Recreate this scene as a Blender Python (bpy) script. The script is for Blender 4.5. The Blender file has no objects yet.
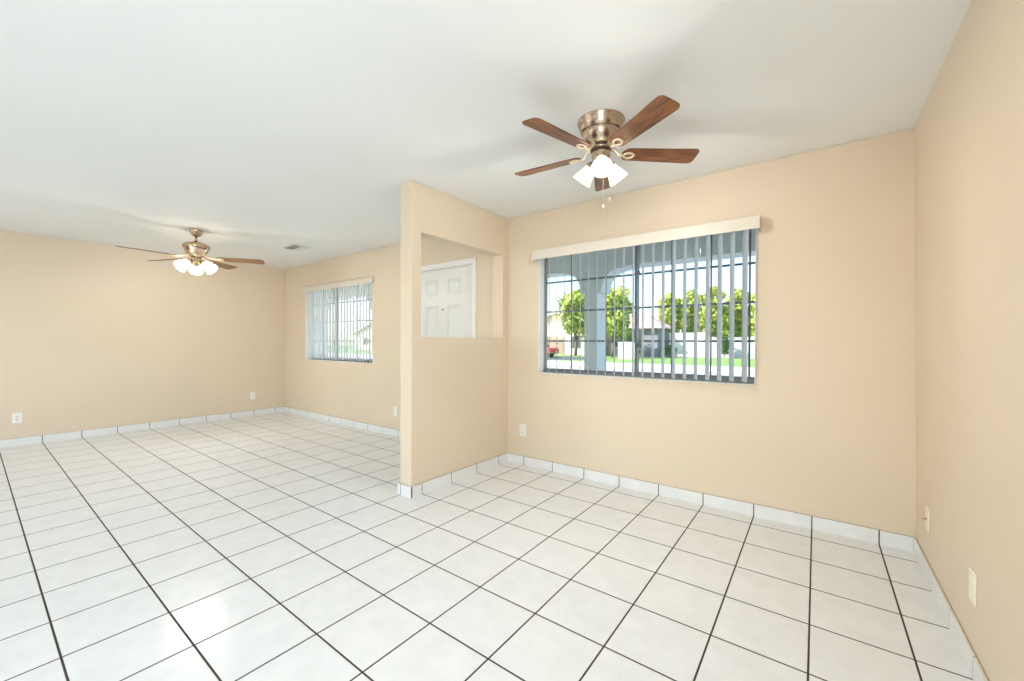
import bpy, bmesh, math, random
from mathutils import Vector, Matrix

C = bpy.context.scene.collection
S = bpy.context.scene
PI = math.pi

# ------------------------------------------------------------------ camera
F, CX, CY, YAW, PITCH, ROLL = 408.045, 510.436, 345.714, 0.643371, -0.008554, 0.003151
CAM = Vector((-0.3084, -3.1196, 1.1987))
cam = bpy.data.cameras.new('camera')
cam.sensor_fit = 'HORIZONTAL'
cam.sensor_width = 36.0
cam.lens = F / 1024 * 36.0
cam.shift_x = (512 - CX) / 1024
cam.shift_y = (CY - 340.5) / 1024
cam.clip_start = 0.05
cam.clip_end = 500
camo = bpy.data.objects.new('camera', cam)
C.objects.link(camo)
sy, cy_ = math.sin(YAW), math.cos(YAW)
fw = Vector((-sy * math.cos(PITCH), cy_ * math.cos(PITCH), math.sin(PITCH)))
rt = Vector((cy_, sy, 0))
up = rt.cross(fw)
rt2 = rt * math.cos(ROLL) + up * math.sin(ROLL)
up2 = -rt * math.sin(ROLL) + up * math.cos(ROLL)
m4 = Matrix((rt2, up2, -fw)).transposed().to_4x4()
m4.translation = CAM
camo.matrix_world = m4
S.camera = camo

# ------------------------------------------------------------------ colour management
S.view_settings.view_transform = 'Standard'
S.view_settings.look = 'None'
S.view_settings.gamma = 1
S.view_settings.use_curve_mapping = False
S.view_settings.exposure = 0.15
try:
    S.cycles.use_denoising = True
    S.cycles.max_bounces = 12
    S.cycles.diffuse_bounces = 8
    S.cycles.transparent_max_bounces = 24
except Exception:
    pass

# ------------------------------------------------------------------ sky, sun, added fill lamps
world = bpy.data.worlds.new('sky')
S.world = world
world.use_nodes = True
wn = world.node_tree
bg = wn.nodes['Background']
sky = wn.nodes.new('ShaderNodeTexSky')
sky.sky_type = 'NISHITA'
sky.sun_disc = False
sky.sun_elevation = math.radians(42)
sky.sun_rotation = math.radians(230)
sky.air_density = 1.0
sky.dust_density = 1.0
wn.links.new(sky.outputs['Color'], bg.inputs['Color'])
bg.inputs['Strength'].default_value = 0.41

sun = bpy.data.lights.new('sun', 'SUN')
sun.energy = 9.0
sun.angle = math.radians(0.5)
sun.color = (1.0, 0.95, 0.86)
suno = bpy.data.objects.new('sun', sun)
C.objects.link(suno)
suno.rotation_euler = Vector((0.55, 0.5, -0.67)).to_track_quat('-Z', 'Y').to_euler()
suno.location = (-20, -20, 25)


def area(name, loc, direction, sx, sy_, power, col):
    l = bpy.data.lights.new(name, 'AREA')
    l.shape = 'RECTANGLE'
    l.size, l.size_y = sx, sy_
    l.energy = power
    l.color = col
    o = bpy.data.objects.new(name, l)
    C.objects.link(o)
    o.location = loc
    o.rotation_euler = Vector(direction).to_track_quat('-Z', 'Z').to_euler()
    return o


# unseen fill lamps added behind the camera to brighten the room
area('back_fill_living', (-5.2, -5.55, 1.15), (0, 1, 0.12), 3.4, 2.0, 25, (0.86, 0.94, 1.0))
area('back_fill_dining', (-1.35, -5.55, 1.15), (0, 1, 0.12), 2.3, 2.0, 7, (0.86, 0.94, 1.0))
area('side_fill', (0.12, -4.25, 1.35), (-1, 0.22, 0.05), 1.6, 1.5, 74, (0.86, 0.94, 1.0))  # added fill from the right, out of view

# ------------------------------------------------------------------ materials


def nm(name):
    m = bpy.data.materials.new(name)
    m.use_nodes = True
    return m, m.node_tree, m.node_tree.nodes['Principled BSDF']


def plain(name, col, rough=0.5, metal=0.0, spec=0.5):
    m, nt, b = nm(name)
    b.inputs['Base Color'].default_value = (*col, 1)
    b.inputs['Roughness'].default_value = rough
    b.inputs['Metallic'].default_value = metal
    b.inputs['Specular IOR Level'].default_value = spec
    return m


def tex_coord(nt, out='Object', scale=(1, 1, 1)):
    tc = nt.nodes.new('ShaderNodeTexCoord')
    mp = nt.nodes.new('ShaderNodeMapping')
    mp.inputs['Scale'].default_value = scale
    nt.links.new(tc.outputs[out], mp.inputs['Vector'])
    return mp.outputs['Vector']


def noise(nt, vec, scale, detail=2.0, rough=0.5):
    n = nt.nodes.new('ShaderNodeTexNoise')
    n.inputs['Scale'].default_value = scale
    n.inputs['Detail'].default_value = detail
    n.inputs['Roughness'].default_value = rough
    nt.links.new(vec, n.inputs['Vector'])
    return n.outputs['Fac']


def mixc(nt, fac, a, b):
    mx = nt.nodes.new('ShaderNodeMix')
    mx.data_type = 'RGBA'
    if hasattr(fac, 'links'):
        nt.links.new(fac, mx.inputs[0])
    else:
        mx.inputs[0].default_value = fac
    for k, v in ((6, a), (7, b)):
        if hasattr(v, 'links'):
            nt.links.new(v, mx.inputs[k])
        else:
            mx.inputs[k].default_value = (*v, 1)
    return mx.outputs[2]


def ramp(nt, fac, p0, p1):
    r = nt.nodes.new('ShaderNodeMapRange')
    r.inputs[1].default_value = p0
    r.inputs[2].default_value = p1
    nt.links.new(fac, r.inputs[0])
    return r.outputs[0]


def bump(nt, b, h, strength, dist):
    bp = nt.nodes.new('ShaderNodeBump')
    bp.inputs['Strength'].default_value = strength
    bp.inputs['Distance'].default_value = dist
    nt.links.new(h, bp.inputs['Height'])
    nt.links.new(bp.outputs['Normal'], b.inputs['Normal'])


def noisy(name, c0, c1, scale, rough=0.6, bstr=0.0, bscale=60, bdist=0.002, stretch=(1, 1, 1), lo=0.35, hi=0.65, spec=0.5):
    m, nt, b = nm(name)
    v = tex_coord(nt, 'Object', stretch)
    f = ramp(nt, noise(nt, v, scale, 4), lo, hi)
    nt.links.new(mixc(nt, f, c0, c1), b.inputs['Base Color'])
    b.inputs['Roughness'].default_value = rough
    b.inputs['Specular IOR Level'].default_value = spec
    if bstr:
        bump(nt, b, noise(nt, tex_coord(nt), bscale, 3), bstr, bdist)
    return m


M = {}
M['paint'] = noisy('tan_wall_paint', (0.70, 0.588, 0.450), (0.715, 0.603, 0.465), 1.5, 0.45, 0.25, 120, 0.003)
M['ceiling'] = noisy('ceiling_paint', (0.81, 0.835, 0.835), (0.83, 0.855, 0.855), 1.2, 0.7, 0.2, 90, 0.003)
M['trim'] = plain('white_trim_paint', (0.80, 0.80, 0.77), 0.35)
M['door'] = plain('white_door_paint', (0.72, 0.73, 0.72), 0.36)
M['plate'] = plain('white_plastic', (0.85, 0.84, 0.80), 0.3)
M['ivory'] = plain('ivory_plastic', (0.86, 0.81, 0.66), 0.35)
M['slot'] = plain('dark_slot', (0.03, 0.03, 0.03), 0.6)
M['brass'] = plain('brass', (0.65, 0.48, 0.24), 0.3, 1)
M['grout'] = plain('dark_grout', (0.075, 0.062, 0.05), 0.9)
M['caulk'] = plain('brown_grout_edge', (0.42, 0.33, 0.22), 0.9)
M['valance'] = plain('cream_vinyl', (0.69, 0.64, 0.56), 0.4)
M['frame'] = plain('dark_aluminium', (0.19, 0.21, 0.225), 0.4, 0.2)
M['iron'] = plain('dark_iron', (0.14, 0.16, 0.18), 0.5)
M['stucco'] = noisy('porch_stucco', (0.66, 0.70, 0.67), (0.72, 0.76, 0.73), 3, 0.9, 0.6, 60, 0.01)
M['concrete'] = noisy('concrete', (0.64, 0.62, 0.59), (0.71, 0.69, 0.66), 1, 0.9)
M['street'] = noisy('asphalt', (0.38, 0.38, 0.39), (0.44, 0.44, 0.45), 0.7, 0.9)
M['grass'] = noisy('grass', (0.14, 0.28, 0.05), (0.25, 0.36, 0.09), 1.3, 0.9)
M['leaf'] = noisy('leaf_yellow_green', (0.22, 0.33, 0.035), (0.48, 0.52, 0.075), 0.9, 0.6)
M['leaf_dark'] = noisy('leaf_green', (0.07, 0.15, 0.03), (0.15, 0.24, 0.05), 0.9, 0.6)
M['bark'] = noisy('bark', (0.16, 0.11, 0.08), (0.24, 0.17, 0.12), 6, 0.9)
M['cream'] = plain('cream_house_paint', (0.85, 0.68, 0.56), 0.8)
M['white_house'] = plain('white_stucco', (0.85, 0.81, 0.77), 0.85)
M['grey_house'] = plain('grey_house_paint', (0.26, 0.26, 0.29), 0.85)
M['brown_house'] = plain('brown_house_paint', (0.34, 0.24, 0.19), 0.85)
M['block'] = noisy('grey_block', (0.45, 0.47, 0.50), (0.52, 0.54, 0.57), 4, 0.9)
M['roof_pink'] = noisy('pinkish_shingle', (0.62, 0.42, 0.36), (0.70, 0.50, 0.43), 3, 0.9)
M['roof_tan'] = noisy('tan_shingle', (0.42, 0.33, 0.27), (0.50, 0.40, 0.33), 3, 0.9)
M['dark_glass'] = plain('dark_glass', (0.05, 0.07, 0.09), 0.1)
M['red_car'] = plain('red_car_paint', (0.70, 0.06, 0.06), 0.25)
M['ground_shadow'] = noisy('ground_shadow_tone', (0.07, 0.085, 0.10), (0.10, 0.115, 0.13), 2, 0.9)  # dark tone standing in for shadow on the ground
M['tyre'] = plain('tyre', (0.03, 0.03, 0.03), 0.8)
M['chrome'] = plain('chrome', (0.8, 0.8, 0.8), 0.15, 1)
M['nickel'] = plain('brushed_bronze_nickel', (0.50, 0.405, 0.315), 0.24, 1)
M['antique'] = plain('antique_brass', (0.60, 0.46, 0.30), 0.22, 1)
M['darkring'] = plain('dark_bronze', (0.10, 0.05, 0.035), 0.4, 0.5)
M['iron_cream'] = plain('polished_nickel', (0.84, 0.76, 0.62), 0.3, 0.8)
M['vent'] = plain('vent_metal', (0.70, 0.70, 0.68), 0.5)
M['ventdark'] = plain('vent_cavity', (0.6, 0.6, 0.6), 0.8)
M['chain'] = plain('pale_chain', (0.78, 0.72, 0.58), 0.35, 0.6)
M['tube'] = plain('flower_pink', (0.7, 0.4, 0.35), 0.8)


def mk_floor():
    T = 0.32334
    m, nt, b = nm('white_floor_tile')
    tc = nt.nodes.new('ShaderNodeTexCoord')
    sp = nt.nodes.new('ShaderNodeSeparateXYZ')
    nt.links.new(tc.outputs['Object'], sp.inputs[0])
    ds = []
    for ax in ('X', 'Y'):
        pp = nt.nodes.new('ShaderNodeMath')
        pp.operation = 'PINGPONG'
        nt.links.new(sp.outputs[ax], pp.inputs[0])
        pp.inputs[1].default_value = T / 2
        ds.append(pp.outputs[0])
    mn = nt.nodes.new('ShaderNodeMath')
    mn.operation = 'MINIMUM'
    nt.links.new(ds[0], mn.inputs[0])
    nt.links.new(ds[1], mn.inputs[1])
    tile = ramp(nt, mn.outputs[0], 0.0031, 0.0041)
    v = tex_coord(nt)
    f1 = ramp(nt, noise(nt, v, 9, 6, 0.65), 0.35, 0.7)
    col = mixc(nt, f1, (0.785, 0.795, 0.79), (0.72, 0.73, 0.725))
    col = mixc(nt, tile, (0.06, 0.048, 0.038), col)
    nt.links.new(col, b.inputs['Base Color'])
    r = nt.nodes.new('ShaderNodeMapRange')
    r.inputs[3].default_value = 0.8
    r.inputs[4].default_value = 0.17
    nt.links.new(tile, r.inputs[0])
    nt.links.new(r.outputs[0], b.inputs['Roughness'])
    b.inputs['Specular IOR Level'].default_value = 0.12
    edge = ramp(nt, mn.outputs[0], 0.002, 0.006)
    bump(nt, b, edge, 0.5, 0.002)
    return m


def mk_trimtile():
    m, nt, b = nm('white_trim_tile')
    v = tex_coord(nt)
    f1 = ramp(nt, noise(nt, v, 9, 6, 0.65), 0.35, 0.7)
    nt.links.new(mixc(nt, f1, (0.785, 0.795, 0.79), (0.72, 0.73, 0.725)), b.inputs['Base Color'])
    b.inputs['Roughness'].default_value = 0.22
    return m


def mk_wood(name, c0, c1):
    m, nt, b = nm(name)
    v = tex_coord(nt, 'Object', (3, 30, 30))
    f = ramp(nt, noise(nt, v, 2.2, 6, 0.6), 0.3, 0.7)
    nt.links.new(mixc(nt, f, c0, c1), b.inputs['Base Color'])
    b.inputs['Roughness'].default_value = 0.35
    return m


def mk_slat(name, col):
    m, nt, b = nm(name)
    nt.nodes.remove(b)
    out = nt.nodes['Material Output']
    d = nt.nodes.new('ShaderNodeBsdfDiffuse')
    d.inputs[0].default_value = (*col, 1)
    t = nt.nodes.new('ShaderNodeBsdfTranslucent')
    t.inputs[0].default_value = (*col, 1)
    mx = nt.nodes.new('ShaderNodeMixShader')
    mx.inputs[0].default_value = 0.5
    nt.links.new(d.outputs[0], mx.inputs[1])
    nt.links.new(t.outputs[0], mx.inputs[2])
    nt.links.new(mx.outputs[0], out.inputs[0])
    return m


def mk_glass():
    m, nt, b = nm('window_glass')
    nt.nodes.remove(b)
    out = nt.nodes['Material Output']
    tr = nt.nodes.new('ShaderNodeBsdfTransparent')
    tr.inputs[0].default_value = (0.95, 0.98, 0.98, 1)
    gl = nt.nodes.new('ShaderNodeBsdfGlossy')
    gl.inputs['Roughness'].default_value = 0.02
    lw = nt.nodes.new('ShaderNodeLayerWeight')
    lw.inputs['Blend'].default_value = 0.5
    pw = nt.nodes.new('ShaderNodeMath')
    pw.operation = 'POWER'
    pw.inputs[1].default_value = 5.0
    nt.links.new(lw.outputs['Facing'], pw.inputs[0])
    fr = nt.nodes.new('ShaderNodeMath')
    fr.operation = 'MULTIPLY_ADD'
    fr.inputs[1].default_value = 0.9
    fr.inputs[2].default_value = 0.035
    nt.links.new(pw.outputs[0], fr.inputs[0])
    mx = nt.nodes.new('ShaderNodeMixShader')
    nt.links.new(fr.outputs[0], mx.inputs[0])
    nt.links.new(tr.outputs[0], mx.inputs[1])
    nt.links.new(gl.outputs[0], mx.inputs[2])
    nt.links.new(mx.outputs[0], out.inputs[0])
    return m


def mk_emit(name, col, strength):
    m, nt, b = nm(name)
    b.inputs['Base Color'].default_value = (0.9, 0.88, 0.82, 1)
    b.inputs['Roughness'].default_value = 0.35
    b.inputs['Emission Color'].default_value = (*col, 1)
    b.inputs['Emission Strength'].default_value = strength
    return m


def mk_shade(name, col, strength, through):
    m, nt, b = nm(name)
    out = nt.nodes['Material Output']
    b.inputs['Base Color'].default_value = (0.9, 0.88, 0.82, 1)
    b.inputs['Roughness'].default_value = 0.3
    b.inputs['Emission Color'].default_value = (*col, 1)
    b.inputs['Emission Strength'].default_value = strength
    t = nt.nodes.new('ShaderNodeBsdfTransparent')
    t.inputs[0].default_value = (1, 0.96, 0.88, 1)
    mx = nt.nodes.new('ShaderNodeMixShader')
    mx.inputs[0].default_value = through
    nt.links.new(b.outputs[0], mx.inputs[1])
    nt.links.new(t.outputs[0], mx.inputs[2])
    nt.links.new(mx.outputs[0], out.inputs[0])
    return m


M['floor'] = mk_floor()
M['trimtile'] = mk_trimtile()
M['wood'] = mk_wood('walnut_blade', (0.045, 0.016, 0.007), (0.28, 0.105, 0.028))
M['wood2'] = mk_wood('oak_blade', (0.13, 0.06, 0.03), (0.29, 0.145, 0.07))
M['slat'] = mk_slat('slat_vinyl_shaded', (0.66, 0.71, 0.75))  # dining slats: shade of their room side put into the colour
M['slat_lit'] = mk_slat('slat_vinyl_lit', (0.93, 0.94, 0.94))  # same vinyl paled for the outdoor light on the living room slats
M['glass'] = mk_glass()
M['shade'] = mk_shade('lit_frosted_glass', (1.0, 0.92, 0.78), 0.8, 0.12)
M['shade_clear'] = mk_shade('lit_bell_glass', (1.0, 0.94, 0.82), 1.2, 0.27)
M['bulb'] = mk_emit('lit_bulb', (1.0, 0.92, 0.78), 12.0)

# ------------------------------------------------------------------ mesh helpers


class MB:
    def __init__(self):
        self.bm = bmesh.new()

    def box(self, x0, x1, y0, y1, z0, z1, mi=0, mat=None):
        vs = [self.bm.verts.new(p) for p in ((x0, y0, z0), (x1, y0, z0), (x1, y1, z0), (x0, y1, z0),
                                             (x0, y0, z1), (x1, y0, z1), (x1, y1, z1), (x0, y1, z1))]
        if mat:
            for v in vs:
                v.co = mat @ v.co
        for f in ((0, 3, 2, 1), (4, 5, 6, 7), (0, 1, 5, 4), (1, 2, 6, 5), (2, 3, 7, 6), (3, 0, 4, 7)):
            fc = self.bm.faces.new([vs[i] for i in f])
            fc.material_index = mi
        return self

    def prism(self, poly, a0, a1, axis, mi=0):
        """poly: 2-D points in the two other axes (cyclic order), extruded from a0 to a1 along axis"""
        def pt(p, a):
            return {0: (a, p[0], p[1]), 1: (p[0], a, p[1]), 2: (p[0], p[1], a)}[axis]
        A = [self.bm.verts.new(pt(p, a0)) for p in poly]
        B = [self.bm.verts.new(pt(p, a1)) for p in poly]
        n = len(poly)
        fs = [self.bm.faces.new(A), self.bm.faces.new(B[::-1])]
        for i in range(n):
            fs.append(self.bm.faces.new((A[i], B[i], B[(i + 1) % n], A[(i + 1) % n])))
        for f in fs:
            f.material_index = mi
        return self

    def lathe(self, prof, n=32, mat=None, mi=0, caps=True, closed=False):
        rings = []
        for r, z in prof:
            ring = []
            for k in range(n):
                a = 2 * PI * k / n
                co = Vector((r * math.cos(a), r * math.sin(a), z))
                ring.append(self.bm.verts.new(mat @ co if mat else co))
            rings.append(ring)
        pairs = list(zip(rings, rings[1:]))
        if closed:
            pairs.append((rings[-1], rings[0]))
        for A, B in pairs:
            for k in range(n):
                f = self.bm.faces.new((A[k], A[(k + 1) % n], B[(k + 1) % n], B[k]))
                f.smooth = True
                f.material_index = mi
        if caps and not closed:
            for ring in (rings[0], rings[-1]):
                f = self.bm.faces.new(ring)
                f.material_index = mi
        return self

    def tube(self, pts, r, n=8, mi=0):
        pts = [Vector(p) for p in pts]
        rings = []
        for i, p in enumerate(pts):
            d = (pts[min(i + 1, len(pts) - 1)] - pts[max(i - 1, 0)]).normalized()
            u = d.orthogonal().normalized() if abs(d.z) < 0.99 else Vector((1, 0, 0))
            if abs(d.z) < 0.99:
                u = d.cross(Vector((0, 0, 1))).normalized()
            w = d.cross(u).normalized()
            rr = r[i] if isinstance(r, (list, tuple)) else r
            rings.append([self.bm.verts.new(p + (u * math.cos(2 * PI * k / n) + w * math.sin(2 * PI * k / n)) * rr) for k in range(n)])
        for A, B in zip(rings, rings[1:]):
            for k in range(n):
                f = self.bm.faces.new((A[k], A[(k + 1) % n], B[(k + 1) % n], B[k]))
                f.smooth = True
                f.material_index = mi
        for ring in (rings[0], rings[-1]):
            f = self.bm.faces.new(ring)
            f.material_index = mi
        return self

    def sphere(self, c, r, mi=0, seg=12, sc=(1, 1, 1)):
        ret = bmesh.ops.create_uvsphere(self.bm, u_segments=seg, v_segments=max(6, seg // 2), radius=r)
        for v in ret['verts']:
            v.co = Vector((v.co.x * sc[0], v.co.y * sc[1], v.co.z * sc[2])) + Vector(c)
            for f in v.link_faces:
                f.smooth = True
                f.material_index = mi
        return self

    def build(self, name, mats, parent=None, bevel=0.0, seg=2, angle=40, recalc=True):
        if recalc:
            bmesh.ops.recalc_face_normals(self.bm, faces=self.bm.faces[:])
        me = bpy.data.meshes.new(name)
        self.bm.to_mesh(me)
        self.bm.free()
        if not isinstance(mats, (list, tuple)):
            mats = [mats]
        for m in mats:
            me.materials.append(m)
        o = bpy.data.objects.new(name, me)
        C.objects.link(o)
        if parent:
            o.parent = parent
        if bevel:
            md = o.modifiers.new('bevel', 'BEVEL')
            md.width = bevel
            md.segments = seg
            md.limit_method = 'ANGLE'
            md.angle_limit = math.radians(angle)
        return o


def empty(name, loc=(0, 0, 0), rz=0.0):
    o = bpy.data.objects.new(name, None)
    o.empty_display_size = 0.1
    C.objects.link(o)
    o.location = loc
    o.rotation_euler = (0, 0, rz)
    return o


def tag(o, label, cat, group=None, kind=None):
    o['label'] = label
    o['category'] = cat
    if group:
        o['group'] = group
    if kind:
        o['kind'] = kind
    return o


def struct(o, label=None):
    o['kind'] = 'structure'
    if label:
        o['label'] = label
    return o


def copy_tree(o, parent=None):
    c = o.copy()
    C.objects.link(c)
    c.parent = parent
    for ch in list(o.children):
        copy_tree(ch, c)
    return c


def grid_wall(name, axis, a0, a1, us, zs, holes, mat, bevel=0.0):
    """a slab between a0 and a1 on its thin axis ('x' or 'y'), u along the wall, z up; holes = set of (i, j) cells"""
    bm = bmesh.new()

    def P(u, z, a):
        return (u, a, z) if axis == 'y' else (a, u, z)
    V = {}

    def vert(i, j, k):
        key = (i, j, k)
        if key not in V:
            V[key] = bm.verts.new(P(us[i], zs[j], (a0, a1)[k]))
        return V[key]
    nu, nz = len(us) - 1, len(zs) - 1

    def solid(i, j):
        return 0 <= i < nu and 0 <= j < nz and (i, j) not in holes
    for i in range(nu):
        for j in range(nz):
            if not solid(i, j):
                continue
            for k in (0, 1):
                bm.faces.new([vert(i, j, k), vert(i + 1, j, k), vert(i + 1, j + 1, k), vert(i, j + 1, k)])
            for di, dj, e in ((-1, 0, ((i, j), (i, j + 1))), (1, 0, ((i + 1, j), (i + 1, j + 1))),
                              (0, -1, ((i, j), (i + 1, j))), (0, 1, ((i, j + 1), (i + 1, j + 1)))):
                if not solid(i + di, j + dj):
                    p, q = e
                    bm.faces.new([vert(*p, 0), vert(*q, 0), vert(*q, 1), vert(*p, 1)])
    mb = MB()
    mb.bm.free()
    mb.bm = bm
    return mb.build(name, mat, bevel=bevel)


# ------------------------------------------------------------------ the setting
T = 0.32334
H = 2.44
YW = 0.155          # inner face of the window wall
YO = 0.315          # its outer face
XL, XR, YB = -7.62, 0.146, -5.6
XP1, XP0, YP = -2.798, -2.935, -1.068   # partition faces and end
DX0, DX1, DZ = -4.25, -3.275, 2.047    # front door opening
W1 = (-2.43, -0.645, 0.905, 2.075)
W2 = (-6.879, -5.08, 0.905, 2.075)

struct(MB().box(XL - 0.2, XR + 0.2, YB - 0.2, YO, -0.15, 0.0).build('floor', M['floor']),
       'white ceramic floor tiles with dark grout lines')
struct(MB().box(XL - 0.3, XR + 0.6, YB - 1.9, YO, H, H + 0.25).build('ceiling', M['ceiling']),  # unseen overhang past the back wall added to keep sun out
       'smooth white painted ceiling')
us = [XL, W2[0], W2[1], DX0, DX1, W1[0], W1[1], XR + 0.1]
zs = [0, W1[2], DZ, W1[3], H]
struct(grid_wall('wall_front', 'y', YW, YO, us, zs, {(1, 1), (1, 2), (5, 1), (5, 2), (3, 0), (3, 1)}, M['paint'], 0.006),
       'tan front wall with two windows and the entry door')
struct(MB().box(XL - 0.16, XL, YB - 0.16, YO, 0, H).build('wall_left', M['paint']), 'tan wall at the far end of the living room')
wr = grid_wall('wall_right', 'x', XR + 0.014, XR + 0.2, [YB - 0.16, -5.05, -3.45, YO], [0, 0.6, 2.1, H], {(1, 1)}, M['paint'])  # unseen opening added to go with the side fill lamp
for vv in wr.data.vertices:                       # the wall leans in by a few centimetres over its height
    vv.co.x -= 0.028 * vv.co.z / H
struct(wr, 'tan wall at the right of the dining area')
struct(grid_wall('wall_back', 'y', YB - 0.16, YB, [XL, -6.9, -3.5, -2.5, -0.2, XR], [0, 2.15, H], {(1, 0), (3, 0)}, M['paint']))  # unseen openings added to go with the back fill lamps
struct(grid_wall('wall_partition', 'x', XP0, XP1, [YP, -0.968, 0.067, YW], [0, 1.237, 2.061, H], {(1, 1)}, M['paint'], 0.007),
       'tan partition wall with a square pass-through opening')


def baseboard(name, runs):
    """runs: (axis, fixed wall coordinate, outward direction, start, end)"""
    mb = MB()
    th, hh, g = 0.013, 0.083, 0.0032
    for axis, w, sgn, s, e in runs:
        n0, n1 = math.ceil(s / T - 1e-6), math.floor(e / T + 1e-6)
        cuts = [s] + [k * T for k in range(n0, n1 + 1) if s + 0.02 < k * T < e - 0.02] + [e]
        for a, b in zip(cuts, cuts[1:]):
            lo, hi = sorted((w, w + sgn * th))
            a_, b_ = a + (g if a != s else 0), b - (g if b != e else 0)
            if axis == 'x':
                mb.box(a_, b_, lo, hi, 0.0, hh, 0)
            else:
                mb.box(lo, hi, a_, b_, 0.0, hh, 0)
        lo, hi = sorted((w, w + sgn * (th - 0.0006)))
        if axis == 'x':
            mb.box(s, e, lo, hi, 0.0, hh - 0.001, 1)
            mb.box(s, e, min(w, w + sgn * 0.006), max(w, w + sgn * 0.006), hh - 0.002, hh + 0.0012, 2)
        else:
            mb.box(lo, hi, s, e, 0.0, hh - 0.001, 1)
            mb.box(min(w, w + sgn * 0.006), max(w, w + sgn * 0.006), s, e, hh - 0.002, hh + 0.0012, 2)
    return struct(mb.build(name, [M['trimtile'], M['grout'], M['caulk']]))


baseboard('baseboard_front', [('x', YW, -1, XP1, XR), ('x', YW, -1, XL, DX0 - 0.06), ('x', YW, -1, DX1 + 0.06, XP0)])
baseboard('baseboard_left', [('y', XL, 1, YB, YW - 0.013)])
baseboard('baseboard_right', [('y', XR + 0.014, -1, YB, YW - 0.013)])
baseboard('baseboard_partition', [('y', XP1, 1, YP, YW - 0.013), ('y', XP0, -1, YP, YW - 0.013), ('x', YP, -1, XP0 - 0.013, XP1 + 0.013)])


# windows -----------------------------------------------------------
def window(name, W, xm, lbl):
    x0, x1, z0, z1 = W
    root = struct(empty(name, ((x0 + x1) / 2, 0.26, z0)), lbl)
    ox, oy, oz = root.location
    f = 0.014
    ya, yb = 0.235 - oy, 0.295 - oy
    X0, X1, Z0, Z1 = x0 - ox, x1 - ox, 0.0, z1 - z0

    def rim(mb, a, b, c, d, w, y0, y1, wb=None):
        wb = wb or w
        mb.box(a, b, y0, y1, c, c + wb)
        mb.box(a, b, y0, y1, d - w, d)
        mb.box(a, a + w, y0, y1, c + wb, d - w)
        mb.box(b - w, b, y0, y1, c + wb, d - w)
        return mb
    rim(MB(), X0 - 0.02, X1 + 0.03, Z0, Z1, f, ya, yb, 0.028).build('frame', M['frame'], root)
    mx = xm - ox
    # reveal lining painted white (sill and jambs)
    mb = MB()
    mb.box(X0, X1, YW + 0.004 - oy, ya, -0.004, 0.006)
    mb.box(X0 - 0.002, X0 + 0.006, YW + 0.004 - oy, ya, 0.006, Z1)
    mb.box(X1 - 0.006, X1 + 0.002, YW + 0.004 - oy, ya, 0.006, Z1)
    mb.build('sill_lining', M['trim'], root)
    s1 = rim(MB(), mx - 0.013, X1 + 0.03 - f, 0.028, Z1 - f, 0.022, ya + 0.004, ya + 0.028).build('sliding_sash', M['frame'], root)
    MB().box(mx + 0.009, X1 + 0.03 - f - 0.022, ya + 0.014, ya + 0.018, 0.05, Z1 - f - 0.022).build('pane', M['glass'], s1)
    s2 = rim(MB(), X0 - 0.02 + f, mx + 0.01, 0.028, Z1 - f, 0.014, ya + 0.03, ya + 0.055).build('fixed_sash', M['frame'], root)
    MB().box(X0 - 0.02 + f + 0.014, mx - 0.004, ya + 0.040, ya + 0.044, 0.042, Z1 - f - 0.014).build('pane', M['glass'], s2)
    for zz in (0.26, 0.86):
        mb = MB().box(mx + 0.008, mx + 0.032, ya - 0.012, ya + 0.006, zz, zz + 0.028)
        mb.box(mx + 0.026, mx + 0.034, ya - 0.02, ya + 0.002, zz + 0.006, zz + 0.02)
        mb.build('latch', M['iron'], s1)
    return root


window('window_1', W1, -1.516, 'sliding dining window with dark metal frame')
window('window_2', W2, -6.16, 'sliding living room window with dark metal frame')


def guard(W, hz, vx, lbl):
    root = tag(empty('window_guard', ((W[0] + W[1]) / 2, 0.36, W[2])), lbl, 'window bars', 'iron window guards')
    ox, oy, oz = root.location
    for z in hz:
        MB().box(W[0] - 0.08 - ox, W[1] + 0.08 - ox, -0.012, 0.004, z - 0.008 - oz, z + 0.008 - oz).build('cross_bar', M['iron'], root)
    for x in vx:
        MB().tube([(x - ox, -0.004, 0.02), (x - ox, -0.004, W[3] - W[2] + 0.02)], 0.0065, 8).build('upright_bar', M['iron'], root)
    for x in (W[0] - 0.07, W[1] + 0.07):
        for z in (hz[0], hz[-1]):
            MB().box(x - 0.015 - ox, x + 0.015 - ox, YO - oy, -0.01, z - 0.02 - oz, z + 0.02 - oz).build('wall_bracket', M['iron'], root)


guard(W1, (1.787, 1.499, 1.212), (-0.705, -0.966, -1.26, -1.56, -1.835, -2.186, -2.46), 'dark iron bars outside the dining window')
guard(W2, (1.80, 1.507, 1.208), (-5.17, -5.45, -5.74, -6.03, -6.41, -6.70), 'dark iron bars outside the living room window')


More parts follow.
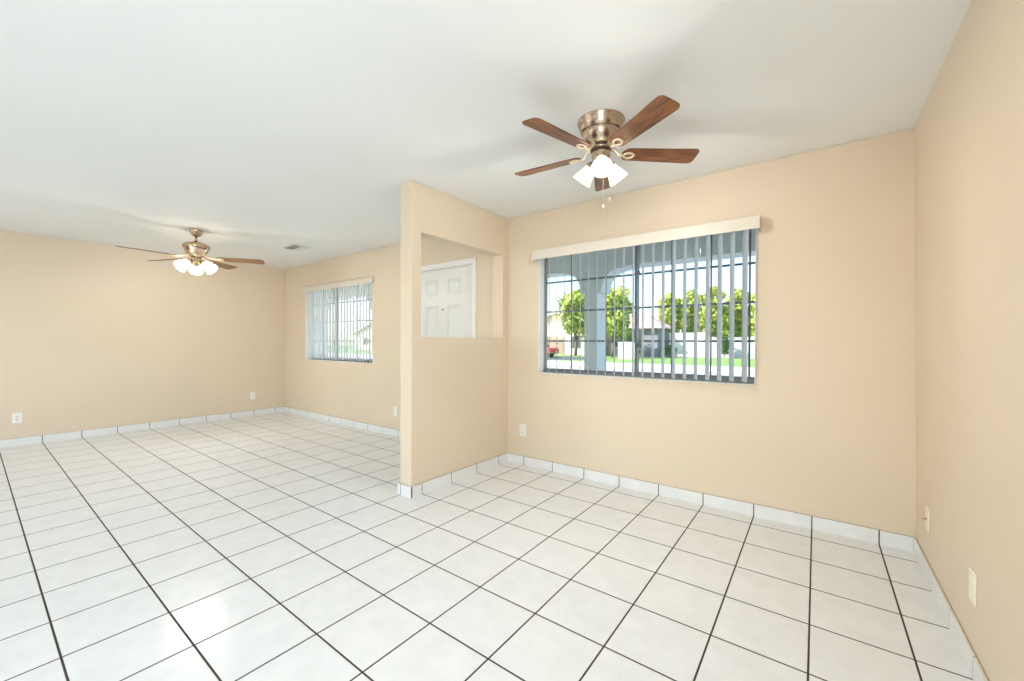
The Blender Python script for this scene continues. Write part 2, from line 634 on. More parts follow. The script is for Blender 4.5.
# vertical blinds ---------------------------------------------------
def blind(x0, x1, zt, zb, xs, ang, lbl, wand, slatm, yf=0.055, yslat=0.102):
    root = tag(empty('vertical_blind', ((x0 + x1) / 2, YW, zb)), lbl, 'blind', 'vertical blinds')
    ox, oy, oz = root.location
    mb = MB()
    mb.box(x0 - ox, x1 - ox, yf - oy, yf + 0.008 - oy, 0, zt - zb)
    mb.box(x0 - ox, x0 + 0.008 - ox, yf + 0.008 - oy, -0.001, 0, zt - zb)
    mb.box(x1 - 0.008 - ox, x1 - ox, yf + 0.008 - oy, 0, 0, zt - zb)
    mb.build('valance', M['valance'], root, 0.003)
    MB().box(x0 + 0.10 - ox, x1 - 0.05 - ox, yslat - 0.017 - oy, yslat + 0.023 - oy, 0.035, 0.075).build('headrail', M['trim'], root)
    top, bot = 2.0, 0.93
    first = None
    for i, x in enumerate(xs):
        if first is None:
            mb = MB()
            n = 6
            prof = []
            for k in range(n + 1):
                t = -1 + 2 * k / n
                prof.append((0.0445 * t, 0.0045 * (1 - t * t)))
            pts = prof + [(a, b - 0.0009) for a, b in prof[::-1]]
            mb.prism(pts, bot, top, 2)
            first = mb.build('slat', slatm, root)
            s = first
        else:
            s = first.copy()
            C.objects.link(s)
            s.parent = root
        s.location = (x - ox, yslat - oy, -oz)
        s.rotation_euler = (0, 0, math.radians(90 + ang) + math.radians(random.uniform(-1.5, 1.5)))
    if wand:
        mb = MB().tube([(wand - ox, yslat - 0.024 - oy, 0.03), (wand - ox, yslat - 0.024 - oy, 1.02 - oz)], 0.006, 8)
        mb.tube([(wand - ox, yslat - 0.024 - oy, 1.04 - oz), (wand - ox, yslat - 0.024 - oy, 0.93 - oz)], 0.010, 8)
        mb.build('tilt_wand', M['plate'], root)
    return root


random.seed(4)
blind(-2.447, -0.615, 2.053, 1.966, [-0.706 - 0.0785 * k for k in range(21)], 29.5,
      'half-open vertical blind under a cream valance on the dining window', None, M['slat'])
blind(-6.968, -5.046, 2.066, 1.982, [-5.115 - 0.0785 * k for k in range(23)], 42,
      'nearly closed vertical blind under a cream valance on the living room window', -5.092, M['slat_lit'], 0.128, 0.194)

# front door --------------------------------------------------------
dr = struct(empty('door_1', ((DX0 + DX1) / 2, YW + 0.055, 0)), 'white six-panel entry door seen through the opening')
ox, oy = dr.location.x, dr.location.y
hw = (DX1 - DX0) / 2 - 0.011


def door_leaf():
    # raised-and-fielded panels from stepped rings on the room side
    mb = MB()
    mb.box(-hw, hw, 0.016, 0.042, 0.006, DZ - 0.003)
    cols = ((-0.315, -0.095), (0.052, 0.272))
    rows = ((1.745, 1.925), (1.02, 1.62), (0.24, 0.86))
    xs = sorted([-hw, hw] + [c for p in cols for c in p])
    # face boards: stiles and rails stand 6 mm proud of the panels
    zc = [0.006] + sorted(z for r in rows for z in r) + [DZ - 0.003]
    for i in range(0, len(xs) - 1):
        for j in range(0, len(zc) - 1):
            if i in (1, 3) and j in (1, 3, 5):
                a, b, c, d = xs[i], xs[i + 1], zc[j], zc[j + 1]
                rings = []
                for ins, y in ((0, -0.004), (0.010, 0.009), (0.026, 0.009), (0.042, -0.001)):
                    rings.append([mb.bm.verts.new(p) for p in ((a + ins, y, c + ins), (b - ins, y, c + ins), (b - ins, y, d - ins), (a + ins, y, d - ins))])
                for A, B in zip(rings, rings[1:]):
                    for k in range(4):
                        mb.bm.faces.new((A[k], A[(k + 1) % 4], B[(k + 1) % 4], B[k]))
                mb.bm.faces.new(rings[-1])
            else:
                v = [mb.bm.verts.new(p) for p in ((xs[i], -0.004, zc[j]), (xs[i + 1], -0.004, zc[j]), (xs[i + 1], -0.004, zc[j + 1]), (xs[i], -0.004, zc[j + 1]))]
                mb.bm.faces.new(v)
    for x in (-hw, hw):
        v = [mb.bm.verts.new(p) for p in ((x, -0.004, 0.006), (x, 0.018, 0.006), (x, 0.018, DZ - 0.003), (x, -0.004, DZ - 0.003))]
        mb.bm.faces.new(v)
    bmesh.ops.remove_doubles(mb.bm, verts=mb.bm.verts[:], dist=1e-5)
    return mb


leaf = door_leaf().build('door_leaf', M['door'], dr)
rot = Matrix.Rotation(PI / 2, 4, 'X')
MB().lathe([(0.011, 0.002), (0.011, 0.008), (0.006, 0.010)], 16, Matrix.Translation((-0.024, 0, 1.575)) @ rot).build('peephole', M['darkring'], leaf)
mb = MB().lathe([(0.03, 0.0), (0.03, 0.01), (0.012, 0.014), (0.012, 0.04), (0.026, 0.05), (0.028, 0.065), (0.018, 0.078)], 20, Matrix.Translation((-hw + 0.065, 0, 0.95)) @ rot)
mb.build('door_knob', M['brass'], leaf)
for z in (0.22, 1.02, 1.80):
    MB().tube([(hw + 0.002, -0.006, z - 0.045), (hw + 0.002, -0.006, z + 0.045)], 0.007, 8).build('hinge', M['nickel'], leaf)
mb = MB()
cw = 0.055
for a, b, c, d in ((DX0 - cw, DX0 + 0.004, 0, DZ + cw), (DX1 - 0.004, DX1 + cw, 0, DZ + cw), (DX0 + 0.004, DX1 - 0.004, DZ - 0.004, DZ + cw)):
    mb.box(a, b, YW - 0.014, YW + 0.002, c, d)
mb.box(DX0 - 0.002, DX0 + 0.006, YW, YO, 0, DZ)
mb.box(DX1 - 0.006, DX1 + 0.002, YW, YO, 0, DZ)
mb.box(DX0, DX1, YW, YO, DZ - 0.006, DZ + 0.002)
struct(mb.build('trim_1', M['trim'], None, 0.003), 'white casing around the entry door')


# ------------------------------------------------------------------ ceiling fans
def blade_mesh(r0, r1, w0, w1, th):
    """blade along +X, flat, rounded at both ends"""
    out = []
    n = 8
    cr = 0.030
    top = []
    top.append((r0, 0.0))
    for k in range(n + 1):
        a = PI / 2 * k / n
        top.append((r0 + 0.04 * (1 - math.cos(a)), w0 / 2 * math.sin(a)))
    for k in range(n + 1):
        a = PI / 2 * (1 - k / n)
        top.append((r1 - cr + cr * math.cos(a), w1 / 2 - cr + cr * math.sin(a)))
    top = top[1:]
    low = [(x, -y) for x, y in top[::-1]]
    pts = top + low
    res = []
    for p in pts:
        if not res or (Vector(p) - Vector(res[-1])).length > 1e-5:
            res.append(p)
    if (Vector(res[0]) - Vector(res[-1])).length < 1e-5:
        res.pop()
    return MB().prism(res, -th / 2, th / 2, 2)


def iron_mesh(rh, r0, zh, th):
    """bracket from the hub (radius rh, height zh above the blade) to the blade's root, with an open ring under the blade"""
    mb = MB()
    yb = -th / 2 - 0.003
    mb.tube([(rh, 0, zh), (rh + 0.03, 0, zh * 0.8), (r0 - 0.015, 0, yb), (r0 + 0.012, 0, yb)], [0.011, 0.010, 0.008, 0.008], 8)
    n, m = 20, 8
    rings = []
    for k in range(n):
        a = 2 * PI * k / n
        c = Vector((r0 + 0.040 + 0.029 * math.cos(a), 0.022 * math.sin(a), yb))
        d = Vector((math.cos(a), math.sin(a), 0))
        rings.append([mb.bm.verts.new(c + d * 0.0065 * math.cos(2 * PI * j / m) + Vector((0, 0, 0.005 * math.sin(2 * PI * j / m)))) for j in range(m)])
    for k in range(n):
        A, B = rings[k], rings[(k + 1) % n]
        for j in range(m):
            f = mb.bm.faces.new((A[j], B[j], B[(j + 1) % m], A[(j + 1) % m]))
            f.smooth = True
    for s in (-1, 1):
        mb.sphere((r0 + 0.040, s * 0.022, yb - 0.003), 0.006, 0, 8)
    mb.sphere((r0 + 0.066, 0, yb - 0.003), 0.006, 0, 8)
    return mb


def shade_mesh(L, rn, rm, flare):
    """open bell from neck (z=0) to mouth (z=-L), with wall thickness"""
    n = 9
    prof = []
    for k in range(n + 1):
        t = k / n
        r = rn + (rm - rn) * (t ** flare)
        prof.append((r, -L * t))
    inner = [(r - 0.0035, z) for r, z in prof[::-1]]
    return MB().lathe(prof + inner, 28, None, 0, caps=False, closed=True)


def fan(name, loc, az0, housing, zblade, hub_r, r0, r1, w0, w1, wood, metal, kit, shades, chains, lbl):
    root = tag(empty(name, loc), lbl, 'ceiling fan')
    for pname, prof, mt in housing:
        MB().lathe(prof, 48).build(pname, mt, root)
    pitch = math.radians(12)
    bl = ir = None
    for k in range(5):
        if bl is None:
            bl = blade_mesh(r0, r1, w0, w1, 0.006).build('blade', wood, root, 0.0015)
            ir = iron_mesh(hub_r, r0, 0.03, 0.006).build('blade_iron', M['iron_cream'], bl)
            b = bl
        else:
            b = copy_tree(bl, root)
        b.location = (0, 0, zblade)
        b.rotation_euler = (Matrix.Rotation(math.radians(az0 + 72 * k), 3, 'Z') @ Matrix.Rotation(-pitch, 3, 'X')).to_euler()
    kitp = MB().lathe(kit['prof'], 32).build('light_fitter', metal, root)
    for az in shades['az']:
        a = math.radians(az)
        tilt = math.radians(shades['tilt'])
        d = Vector((math.cos(a), math.sin(a), 0))
        p = d * shades['rn'] + Vector((0, 0, shades['zn']))
        mat = Matrix.Translation(p) @ Matrix.Rotation(a, 4, 'Z') @ Matrix.Rotation(-tilt, 4, 'Y')
        # arm and socket cup
        mb = MB().tube([d * 0.015 + Vector((0, 0, shades['zn'] + 0.02)), d * 0.6 * shades['rn'] + Vector((0, 0, shades['zn'] + 0.03)), p + (mat.to_3x3() @ Vector((0, 0, 0.022)))], 0.009, 10)
        mb.lathe([(0.010, 0.028), (0.024, 0.018), (shades['r0'] + 0.004, 0.0), (shades['r0'] + 0.004, -0.008)], 24, mat)
        mb.build('lamp_socket', metal, root)
        sh = shade_mesh(shades['L'], shades['r0'], shades['rm'], shades['flare']).build('lamp_shade', M[shades['glass']], root)
        sh.matrix_local = mat
        MB().lathe([(0.012, -0.005), (0.014, -0.02), (0.021, -0.034), (0.022, -0.044), (0.016, -0.052), (0.005, -0.055)], 16).build('bulb', M['bulb'], sh)
        pl = bpy.data.lights.new('bulb_light', 'POINT')
        pl.energy = shades['w']
        pl.color = (1.0, 0.965, 0.91)
        pl.shadow_soft_size = 0.02
        plo = bpy.data.objects.new('bulb_light', pl)
        C.objects.link(plo)
        plo.location = root.location + mat @ Vector((0, 0, -0.078))
    for x, y, zt, zb in chains:
        ch = MB().tube([(x, y, zt), (x, y, zb + 0.018)], 0.0013, 6).build('pull_chain', M['chain'], root)
        MB().lathe([(0.002, zb + 0.022), (0.0045, zb + 0.014), (0.006, zb + 0.004), (0.003, zb)], 12, Matrix.Translation((x, y, 0))).build('chain_knob', M['chain'], ch)
    return root


toc1 = math.degrees(math.atan2(-3.12 + 1.03, -0.308 + 1.262))
fan('ceiling_fan', (-1.288, -0.97, H), 40,
    [('mounting_flange', [(0.0, 0.0), (0.130, 0.0), (0.131, -0.005), (0.126, -0.010), (0.122, -0.026), (0.113, -0.056), (0.108, -0.060), (0.0, -0.060)], M['nickel']),
     ('motor_housing', [(0.0, -0.058), (0.104, -0.060), (0.104, -0.068), (0.099, -0.088), (0.085, -0.112), (0.066, -0.130), (0.056, -0.138), (0.0, -0.138)], M['nickel']),
     ('trim_ring', [(0.0, -0.136), (0.056, -0.138), (0.057, -0.144), (0.053, -0.146), (0.053, -0.158), (0.057, -0.160), (0.056, -0.166), (0.0, -0.166)], M['darkring']),
     ('flywheel', [(0.0, -0.145), (0.055, -0.1465), (0.0575, -0.152), (0.055, -0.1575), (0.0, -0.159)], M['nickel'])],
    2.262 - H, 0.05, 0.118, 0.55, 0.100, 0.124, M['wood'], M['nickel'],
    {'prof': [(0.0, -0.164), (0.050, -0.166), (0.052, -0.18), (0.050, -0.208), (0.044, -0.226), (0.030, -0.238), (0.0, -0.242)]},
    {'az': [toc1 + 3, toc1 + 123, toc1 - 117], 'tilt': 42, 'rn': 0.058, 'zn': -0.236, 'r0': 0.027, 'rm': 0.057, 'L': 0.098, 'flare': 1.15, 'w': 15, 'glass': 'shade'},
    [(0.028, -0.03, -0.236, -0.50), (0.03, 0.055, -0.225, -0.435)],
    'flush-mounted fan with five walnut blades above the dining area')

toc2 = math.degrees(math.atan2(-3.12 + 1.59, -0.308 + 5.87))
fan('ceiling_fan', (-5.858, -1.574, H), 58,
    [('canopy', [(0.0, 0.0), (0.066, 0.0), (0.068, -0.006), (0.064, -0.02), (0.050, -0.05), (0.038, -0.068), (0.020, -0.072), (0.0, -0.072)], M['antique']),
     ('downrod', [(0.0, -0.07), (0.0125, -0.07), (0.0125, -0.135), (0.0, -0.135)], M['antique']),
     ('motor_housing', [(0.0, -0.128), (0.022, -0.128), (0.030, -0.138), (0.075, -0.146), (0.108, -0.158), (0.123, -0.172), (0.127, -0.184), (0.124, -0.20), (0.108, -0.232), (0.090, -0.262), (0.078, -0.276), (0.0, -0.276)], M['antique']),
     ('flywheel', [(0.0, -0.274), (0.070, -0.276), (0.072, -0.29), (0.060, -0.30), (0.0, -0.30)], M['antique'])],
    2.13 - H, 0.06, 0.185, 0.66, 0.105, 0.135, M['wood2'], M['antique'],
    {'prof': [(0.0, -0.298), (0.045, -0.30), (0.050, -0.32), (0.048, -0.345), (0.055, -0.355), (0.052, -0.372), (0.028, -0.395), (0.010, -0.41), (0.0, -0.412)]},
    {'az': [toc2 + 60, toc2 + 180, toc2 - 60], 'tilt': 48, 'rn': 0.080, 'zn': -0.362, 'r0': 0.030, 'rm': 0.066, 'L': 0.115, 'flare': 0.8, 'w': 23, 'glass': 'shade_clear'},
    [(0.02, -0.03, -0.40, -0.585)],
    'downrod fan with five brown blades hanging in the living room')


# ------------------------------------------------------------------ small wall fittings
def outlet(loc, rz, lbl, mat, face='duplex'):
    """plate facing +X locally"""
    names = {'duplex': 'wall_outlet', 'coax': 'cable_plate', 'decora': 'wall_plate'}
    root = tag(empty(names[face], loc, rz), lbl, {'duplex': 'outlet', 'coax': 'cable plate', 'decora': 'wall plate'}[face])
    MB().box(0, 0.006, -0.036, 0.036, -0.058, 0.058).build('cover_plate', mat, root, 0.003, 2)
    if face == 'duplex':
        for z in (-0.02, 0.02):
            r = MB().lathe([(0.0165, 0.0055), (0.0165, 0.0085), (0.0, 0.0085)], 20, Matrix.Translation((0, 0, z)) @ Matrix.Rotation(PI / 2, 4, 'Y')).build('receptacle', mat, root)
            mb = MB()
            mb.box(0.0083, 0.0089, -0.0085, -0.0058, z - 0.002, z + 0.008)
            mb.box(0.0083, 0.0089, 0.0058, 0.0085, z - 0.002, z + 0.006)
            mb.box(0.0083, 0.0089, -0.0022, 0.0022, z - 0.011, z - 0.006)
            mb.build('socket_slots', M['slot'], r)
    elif face == 'decora':
        MB().box(0.0055, 0.0075, -0.017, 0.017, -0.034, 0.034).build('insert', mat, root, 0.0008)
    else:
        MB().lathe([(0.0075, 0.005), (0.0075, 0.008), (0.005, 0.008), (0.005, 0.022), (0.0, 0.022)], 12, Matrix.Rotation(PI / 2, 4, 'Y')).build('cable_jack', M['brass'], root)
        for z in (-0.042, 0.042):
            MB().lathe([(0.0035, 0.005), (0.0035, 0.0072), (0.0, 0.0072)], 10, Matrix.Translation((0, 0, z)) @ Matrix.Rotation(PI / 2, 4, 'Y')).build('screw', M['brass'], root)
    return root


outlet((XL, -2.775, 0.314), 0, 'white outlet at the near end of the left wall', M['plate'])
outlet((XL, -0.335, 0.321), 0, 'white outlet on the left wall close to the far corner', M['plate'])
outlet((-4.593, YW, 0.318), -PI / 2, 'white outlet below the living room window beside the partition', M['plate'])
outlet((-2.606, YW, 0.335), -PI / 2, 'white outlet in the dining corner left of the big window', M['plate'])
outlet((XR + 0.0105, -0.173, 0.300), PI, 'ivory cable plate with a brass jack on the right wall', M['ivory'], 'coax')
outlet((XR + 0.0105, -0.925, 0.315), PI, 'ivory wall plate nearest the camera on the right wall', M['ivory'], 'decora')

# ceiling register
v = tag(empty('ceiling_vent', (-5.80, -0.50, H)), 'pale metal air vent in the living room ceiling', 'vent')
mb = MB()
mb.box(-0.17, 0.17, -0.125, -0.098, -0.008, 0)
mb.box(-0.17, 0.17, 0.098, 0.125, -0.008, 0)
mb.box(-0.17, -0.143, -0.098, 0.098, -0.008, 0)
mb.box(0.143, 0.17, -0.098, 0.098, -0.008, 0)
mb.build('vent_frame', M['vent'], v, 0.002)
MB().box(-0.143, 0.143, -0.098, 0.098, -0.002, 0).build('vent_cavity', M['ventdark'], v)
s0 = None
for k in range(9):
    if s0 is None:
        s0 = MB().box(-0.143, 0.143, -0.010, 0.010, -0.0008, 0.0008).build('louver', M['vent'], v)
        s = s0
    else:
        s = s0.copy()
        C.objects.link(s)
        s.parent = v
    s.location = (0, -0.086 + k * 0.0215, -0.010)
    s.rotation_euler = (math.radians(38 if k < 5 else -38), 0, 0)

# ------------------------------------------------------------------ outside: porch
GZ = -0.2
struct(MB().box(-10.9, 3.5, YO, 2.75, GZ, -0.12).build('porch_slab', M['concrete']))
porch = struct(empty('porch', (-2.86, 2.2, -0.12)), 'grey stucco porch with shaped arches outside the windows')
px, py, pz = porch.location
PY0, PY1 = 2.2 - py, 2.52 - py
HB = 2.235
posts = [0.35, -2.88, -5.35, -8.0, -10.6]
MB().box(-10.75 - px, 3.5 - px, YO - py, PY1 + 0.25, 2.50 - pz, 2.62 - pz).build('porch_ceiling', M['stucco'], porch)
MB().box(-10.75 - px, 3.5 - px, PY0, PY1, HB - pz, 2.50 - pz).build('header_beam', M['stucco'], porch)
for x in posts:
    MB().box(x - 0.1 - px, x + 0.1 - px, PY0, PY1, 0, HB - pz).build('post', M['stucco'], porch, 0.012)
    for s in (-1, 1):
        e = x + s * 0.1 - px
        zb = 1.90 - pz
        zt = HB - pz
        R = 0.30 if (s > 0) else 0.26
        poly = [(e, zb), (e + s * 0.055, zb), (e + s * 0.07, zb + 0.09)]
        for k in range(9):
            a = PI / 2 * k / 8
            poly.append((e + s * (0.075 + R * (1 - math.cos(a))), zb + 0.09 + (zt - zb - 0.11) * math.sin(a)))
        poly.append((e + s * (0.075 + R + 0.12), zt))
        poly.append((e, zt))
        MB().prism(poly, PY0, PY1, 1).build('arch_corbel', M['stucco'], porch)

# ground bands
struct(MB().box(-140, 60, 2.75, 9.5, GZ - 0.1, GZ).build('front_bounce_ground', M['concrete']))  # unseen ground made pale concrete to bounce light up under the porch
struct(MB().box(-140, 60, 9.5, 19.5, GZ - 0.14, GZ - 0.04).build('street', M['street']))
struct(MB().box(-140, 60, 19.5, 23.5, GZ - 0.1, GZ + 0.02).build('sidewalk', M['concrete']))
struct(MB().box(-140, 60, 23.5, 110, GZ - 0.1, GZ + 0.01).build('opposite_lawn', M['grass']))
struct(MB().prism([(-24.5, 24.0), (-16.2, 25.0), (-15.4, 27.0), (-18.2, 32.5), (-24.5, 32.5)], GZ - 0.05, GZ + 0.025, 2).build('ground_shadow', M['ground_shadow']))  # shadow by the car and trees laid as a flat dark patch


# ------------------------------------------------------------------ outside: houses, trees, cars
def slab_roof(mb, pts_lists, th=0.12):
    for pts in pts_lists:
        A = [mb.bm.verts.new(p) for p in pts]
        B = [mb.bm.verts.new((p[0], p[1], p[2] - th)) for p in pts]
        n = len(A)
        mb.bm.faces.new(A)
        mb.bm.faces.new(B[::-1])
        for i in range(n):
            mb.bm.faces.new((A[i], B[i], B[(i + 1) % n], A[(i + 1) % n]))


def house(loc, w, d, eave, ridge, kind, wall, roof, wins, lbl, doorx=None, garage=None):
    """front face on y = 0 local, body goes back to +y; windows (x, z, w, h) on the front"""
    root = tag(empty('house', loc), lbl, 'house', 'houses across the street')
    hw = w / 2
    oh = 0.5
    mb = MB()
    if kind == 'gable':
        mb.prism([(-hw, 0), (hw, 0), (hw, eave), (0, ridge), (-hw, eave)], 0, d, 1)
    else:
        mb.box(-hw, hw, 0, d, 0, eave)
    mb.build('wall', wall, root)
    mb = MB()
    sl = (ridge - eave) / hw
    if kind == 'gable':
        ze = eave - sl * oh + 0.14
        zr = ridge + 0.14
        slab_roof(mb, [[(-hw - oh, -oh, ze), (0, -oh, zr), (0, d + oh, zr), (-hw - oh, d + oh, ze)],
                       [(hw + oh, -oh, ze), (hw + oh, d + oh, ze), (0, d + oh, zr), (0, -oh, zr)]])
    else:
        ze, zr = eave + 0.02, ridge
        a, b, c, e = (-hw - oh, -oh, ze), (hw + oh, -oh, ze), (hw + oh, d + oh, ze), (-hw - oh, d + oh, ze)
        rl = min(hw, d / 2)
        p, q = (-hw + rl, d / 2, zr), (hw - rl, d / 2, zr)
        if hw - rl < 0.05:
            p = q = (0, d / 2, zr)
            slab_roof(mb, [[a, b, q], [b, c, q], [c, e, p], [e, a, p]])
        else:
            slab_roof(mb, [[a, b, q, p], [b, c, q], [c, e, p, q], [e, a, p]])
    mb.build('roof', roof, root)
    for x, z, ww, hh in wins:
        f = MB()
        f.box(x - ww / 2 - 0.06, x + ww / 2 + 0.06, -0.06, 0.02, z - 0.06, z + hh + 0.06)
        fo = f.build('window', M['trim'], root)
        MB().box(x - ww / 2, x + ww / 2, -0.075, -0.055, z, z + hh).build('pane', M['dark_glass'], fo)
    if doorx is not None:
        MB().box(doorx - 0.45, doorx + 0.45, -0.05, 0.02, 0, 2.05).build('door', M['brown_house'], root)
    if garage is not None:
        mb = MB().box(garage[0], garage[1], -0.05, 0.02, 0, 2.1)
        for k in range(1, 4):
            mb.box(garage[0] + 0.05, garage[1] - 0.05, -0.07, -0.05, k * 0.525 - 0.23, k * 0.525 - 0.02 + 0.2)
        mb.build('garage_door', garage[2], root)
    return root


house((-24.3, 38, GZ), 10.6, 11, 2.75, 4.75, 'gable', M['cream'], M['roof_pink'],
      [(-3.9, 0.9, 0.9, 1.2), (2.3, 0.75, 1.2, 1.35), (4.3, 0.9, 0.8, 1.2)],
      'cream house with a pinkish gable roof, left through the dining window', None, (-2.7, 0.9, M['brown_house']))
house((-15.2, 37.5, GZ), 4.9, 3.9, 2.9, 4.5, 'hip', M['grey_house'], M['roof_pink'],
      [(-1.75, 0.9, 0.7, 1.2)], 'grey house with a pinkish hip roof just right of the window centre')
house((-7.6, 51, GZ), 7.2, 9, 2.9, 4.3, 'hip', M['white_house'], M['roof_tan'],
      [(-2.4, 0.9, 1.1, 1.1)], 'white stucco house with a tan roof behind the row of round trees', 0.6, (1.5, 3.2, M['white_house']))
house((1.8, 46, GZ), 8.0, 9, 2.8, 4.4, 'hip', M['brown_house'], M['roof_tan'],
      [(-2.2, 0.9, 1.2, 1.1)], 'brown house with a tan roof at the right end of the view', 0.4)
house((-62, 40, GZ), 13, 10, 2.8, 4.8, 'gable', M['cream'], M['roof_tan'],
      [(-3, 0.9, 1.2, 1.2), (3, 0.9, 1.2, 1.2)], 'cream house with a tan roof seen through the living room window', 0.0)


def wall_piece(name, x0, x1, y, h, mat, lbl, caps=True):
    root = tag(empty(name, ((x0 + x1) / 2, y, GZ)), lbl, 'garden wall')
    hw = (x1 - x0) / 2
    MB().box(-hw, hw, -0.1, 0.1, 0, h).build('wall_panel', mat, root)
    MB().box(-hw - 0.04, hw + 0.04, -0.14, 0.14, h, h + 0.07).build('coping', mat, root)
    return root


wall_piece('garden_wall', -13.9, -12.2, 30.5, 1.42, M['white_house'], 'low white wall on the lawn in front of the dark hedge')
wall_piece('garden_wall', -12.0, -8.8, 39.0, 2.3, M['white_house'], 'tall white wall under the round trees')
wall_piece('garden_wall', -8.3, -3.4, 38.6, 1.85, M['block'], 'grey block wall at the right under the trees')


def leaf_cloud(blobs, n, size, seed):
    rnd = random.Random(seed)
    bm = bmesh.new()
    tot = sum(b[3] ** 2 for b in blobs)
    for bx, by, bz, r in blobs:
        for _ in range(int(n * r * r / tot)):
            while True:
                d = Vector((rnd.uniform(-1, 1), rnd.uniform(-1, 1), rnd.uniform(-1, 1)))
                if 0.1 < d.length < 1:
                    break
            d.normalize()
            rr = r * (rnd.random() ** 0.35) * rnd.uniform(0.9, 1.12)
            c = Vector((bx, by, bz)) + d * rr
            nrm = (d + Vector((rnd.uniform(-1, 1), rnd.uniform(-1, 1), rnd.uniform(-1, 1))) * 0.8).normalized()
            u = nrm.orthogonal().normalized()
            w = nrm.cross(u)
            a = rnd.uniform(0, PI)
            u, w = u * math.cos(a) + w * math.sin(a), w * math.cos(a) - u * math.sin(a)
            s = size * rnd.uniform(0.6, 1.3)
            vs = [bm.verts.new(c + u * s), bm.verts.new(c + w * s * 0.55), bm.verts.new(c - u * s), bm.verts.new(c - w * s * 0.55)]
            bm.faces.new(vs)
    mb = MB()
    mb.bm.free()
    mb.bm = bm
    return mb


def tree(name, loc, height, rad, base, leafm, lbl, seed, n=2600, size=0.22, group='trees across the street'):
    rnd = random.Random(seed)
    root = tag(empty(name, loc), lbl, 'tree', group)
    cz = (base + height) / 2
    hz = (height - base) / 2
    blobs = [(0, 0, cz, min(rad, hz) * 0.85)]
    for k in range(14):
        a = 2 * PI * k * 0.382 + rnd.uniform(-0.3, 0.3)
        t = -0.72 + 1.4 * k / 13
        q = math.sqrt(max(0.05, 1 - t * t))
        blobs.append((rad * 0.62 * q * math.cos(a), rad * 0.62 * q * math.sin(a), cz + t * hz * 0.95, rad * rnd.uniform(0.36, 0.5)))
    blobs.append((0, 0, height - rad * 0.45, rad * 0.45))
    leaf_cloud(blobs, n, size, seed).build('foliage', leafm, root, recalc=False)
    mb = MB()
    mb.tube([(0, 0, 0), (0.05, 0, base * 0.6), (0, 0.05, cz)], [rad * 0.085, rad * 0.07, rad * 0.04], 10)
    for k in range(3):
        a = 2 * PI * k / 3 + 0.5
        mb.tube([(0.05, 0, base * 0.75), (rad * 0.3 * math.cos(a), rad * 0.3 * math.sin(a), base + hz * 0.5)], [rad * 0.045, rad * 0.02], 8)
    mb.build('trunk', M['bark'], root)
    return root


tree('round_tree', (-20.4, 35.0, GZ), 7.0, 2.1, 1.9, M['leaf'], 'leafy green tree just left of the grey porch post', 1)
tree('round_tree', (-15.5, 33.0, GZ), 6.6, 2.0, 1.7, M['leaf'], 'leafy green tree just right of the grey porch post', 2)
lb = ['leftmost of the clipped round trees right of the window centre', 'second clipped round tree from the left in the row',
      'third clipped round tree from the left in the row', 'fourth clipped round tree from the left in the row', 'rightmost clipped round tree, at the right window edge']
for k, x in enumerate((-13.3, -11.05, -8.85, -6.65, -4.4)):
    q = 1.07 if k % 2 else 1.0           # every second tree stands a little further back
    tree('clipped_tree', (-0.31 + (x + 0.31) * q, -3.12 + 46.72 * q, GZ), (6.95 + 0.2 * (k % 3)) * (0.3 + 0.7 * q), 1.36 * q, 1.3, M['leaf'], lb[k], 10 + k, 3800, 0.21)
tree('round_tree', (-47, 36, GZ), 6.5, 3.0, 2.2, M['leaf_dark'], 'dark green tree seen through the living room blind', 20)
tree('shrub', (-14.7, 36.2, GZ), 2.3, 0.9, 0.4, M['leaf_dark'], 'dark green hedge bush behind the low white wall', 21, 900, 0.16, None)
tree('shrub', (-6.9, 37.3, GZ), 2.2, 0.6, 0.3, M['leaf_dark'], 'dark upright bush in front of the grey block wall', 22, 700, 0.14, None)
tree('shrub', (-11.6, 37.2, GZ), 1.2, 0.7, 0.2, M['leaf_dark'], 'small bush at the right corner of the grey house', 23, 500, 0.14, None)
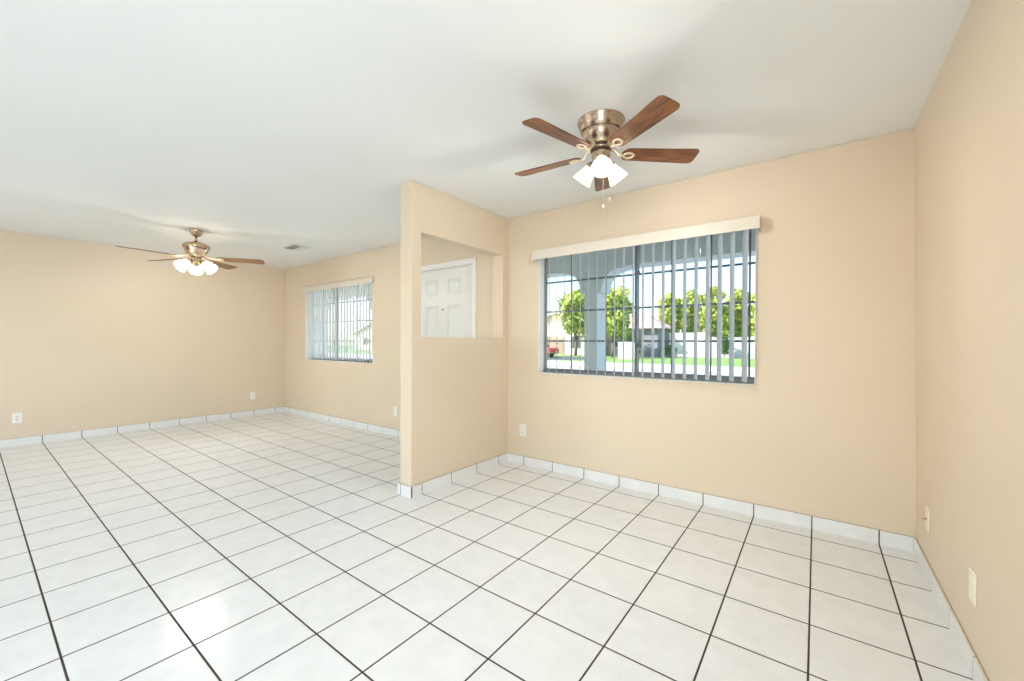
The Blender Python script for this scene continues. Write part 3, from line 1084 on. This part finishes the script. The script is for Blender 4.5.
tree('shrub', (-15.2, 30.0, GZ), 1.5, 0.45, 0.2, M['leaf_dark'], 'small garden bush left of the low white wall', 24, 400, 0.12, None)


def car(loc, rz, paint, lbl):
    root = tag(empty('car', loc, rz), lbl, 'car')
    W = 0.88
    prof = [(-2.2, 0.35), (-2.22, 0.75), (-2.05, 0.92), (-1.35, 1.0), (-0.75, 1.42), (0.65, 1.44), (1.25, 0.98), (2.05, 0.86), (2.22, 0.68), (2.2, 0.35)]
    MB().prism(prof, -W, W, 1).build('body', paint, root, 0.06, 3, 20)
    mb = MB()
    for s in (-1, 1):
        y0, y1 = sorted((s * W, s * (W + 0.012)))
        mb.prism([(-1.2, 1.0), (-0.72, 1.36), (-0.05, 1.37), (-0.05, 1.0)], y0, y1, 1)
        mb.prism([(0.05, 1.0), (0.05, 1.37), (0.62, 1.37), (1.12, 1.0)], y0, y1, 1)
    mb.prism([(-1.40, 1.02), (-1.32, 1.04), (-0.80, 1.41), (-0.84, 1.44)], -W + 0.1, W - 0.1, 1)
    mb.prism([(1.30, 1.0), (1.22, 1.02), (0.70, 1.43), (0.74, 1.46)], -W + 0.1, W - 0.1, 1)
    mb.build('windows', M['dark_glass'], root)
    for x in (-1.35, 1.38):
        for s in (-1, 1):
            w = MB().lathe([(0.0, -0.1), (0.26, -0.1), (0.32, -0.07), (0.32, 0.07), (0.26, 0.1), (0.0, 0.1)], 24, Matrix.Translation((x, s * (W - 0.06), 0.32)) @ Matrix.Rotation(PI / 2, 4, 'X')).build('wheel', M['tyre'], root)
            MB().lathe([(0.0, -0.012), (0.18, -0.012), (0.18, 0.012), (0.0, 0.012)], 18, Matrix.Translation((x, s * (W + 0.045), 0.32)) @ Matrix.Rotation(PI / 2, 4, 'X')).build('hubcap', M['chrome'], w)
    for x in (-2.23, 2.23):
        MB().box(min(x, x * 0.97), max(x, x * 0.97), -W + 0.08, W - 0.08, 0.38, 0.5).build('bumper', M['chrome'], root, 0.02)
    return root


car((-21.3, 28.5, GZ + 0.03), 0.0, M['red_car'], 'red car parked at the left window edge')
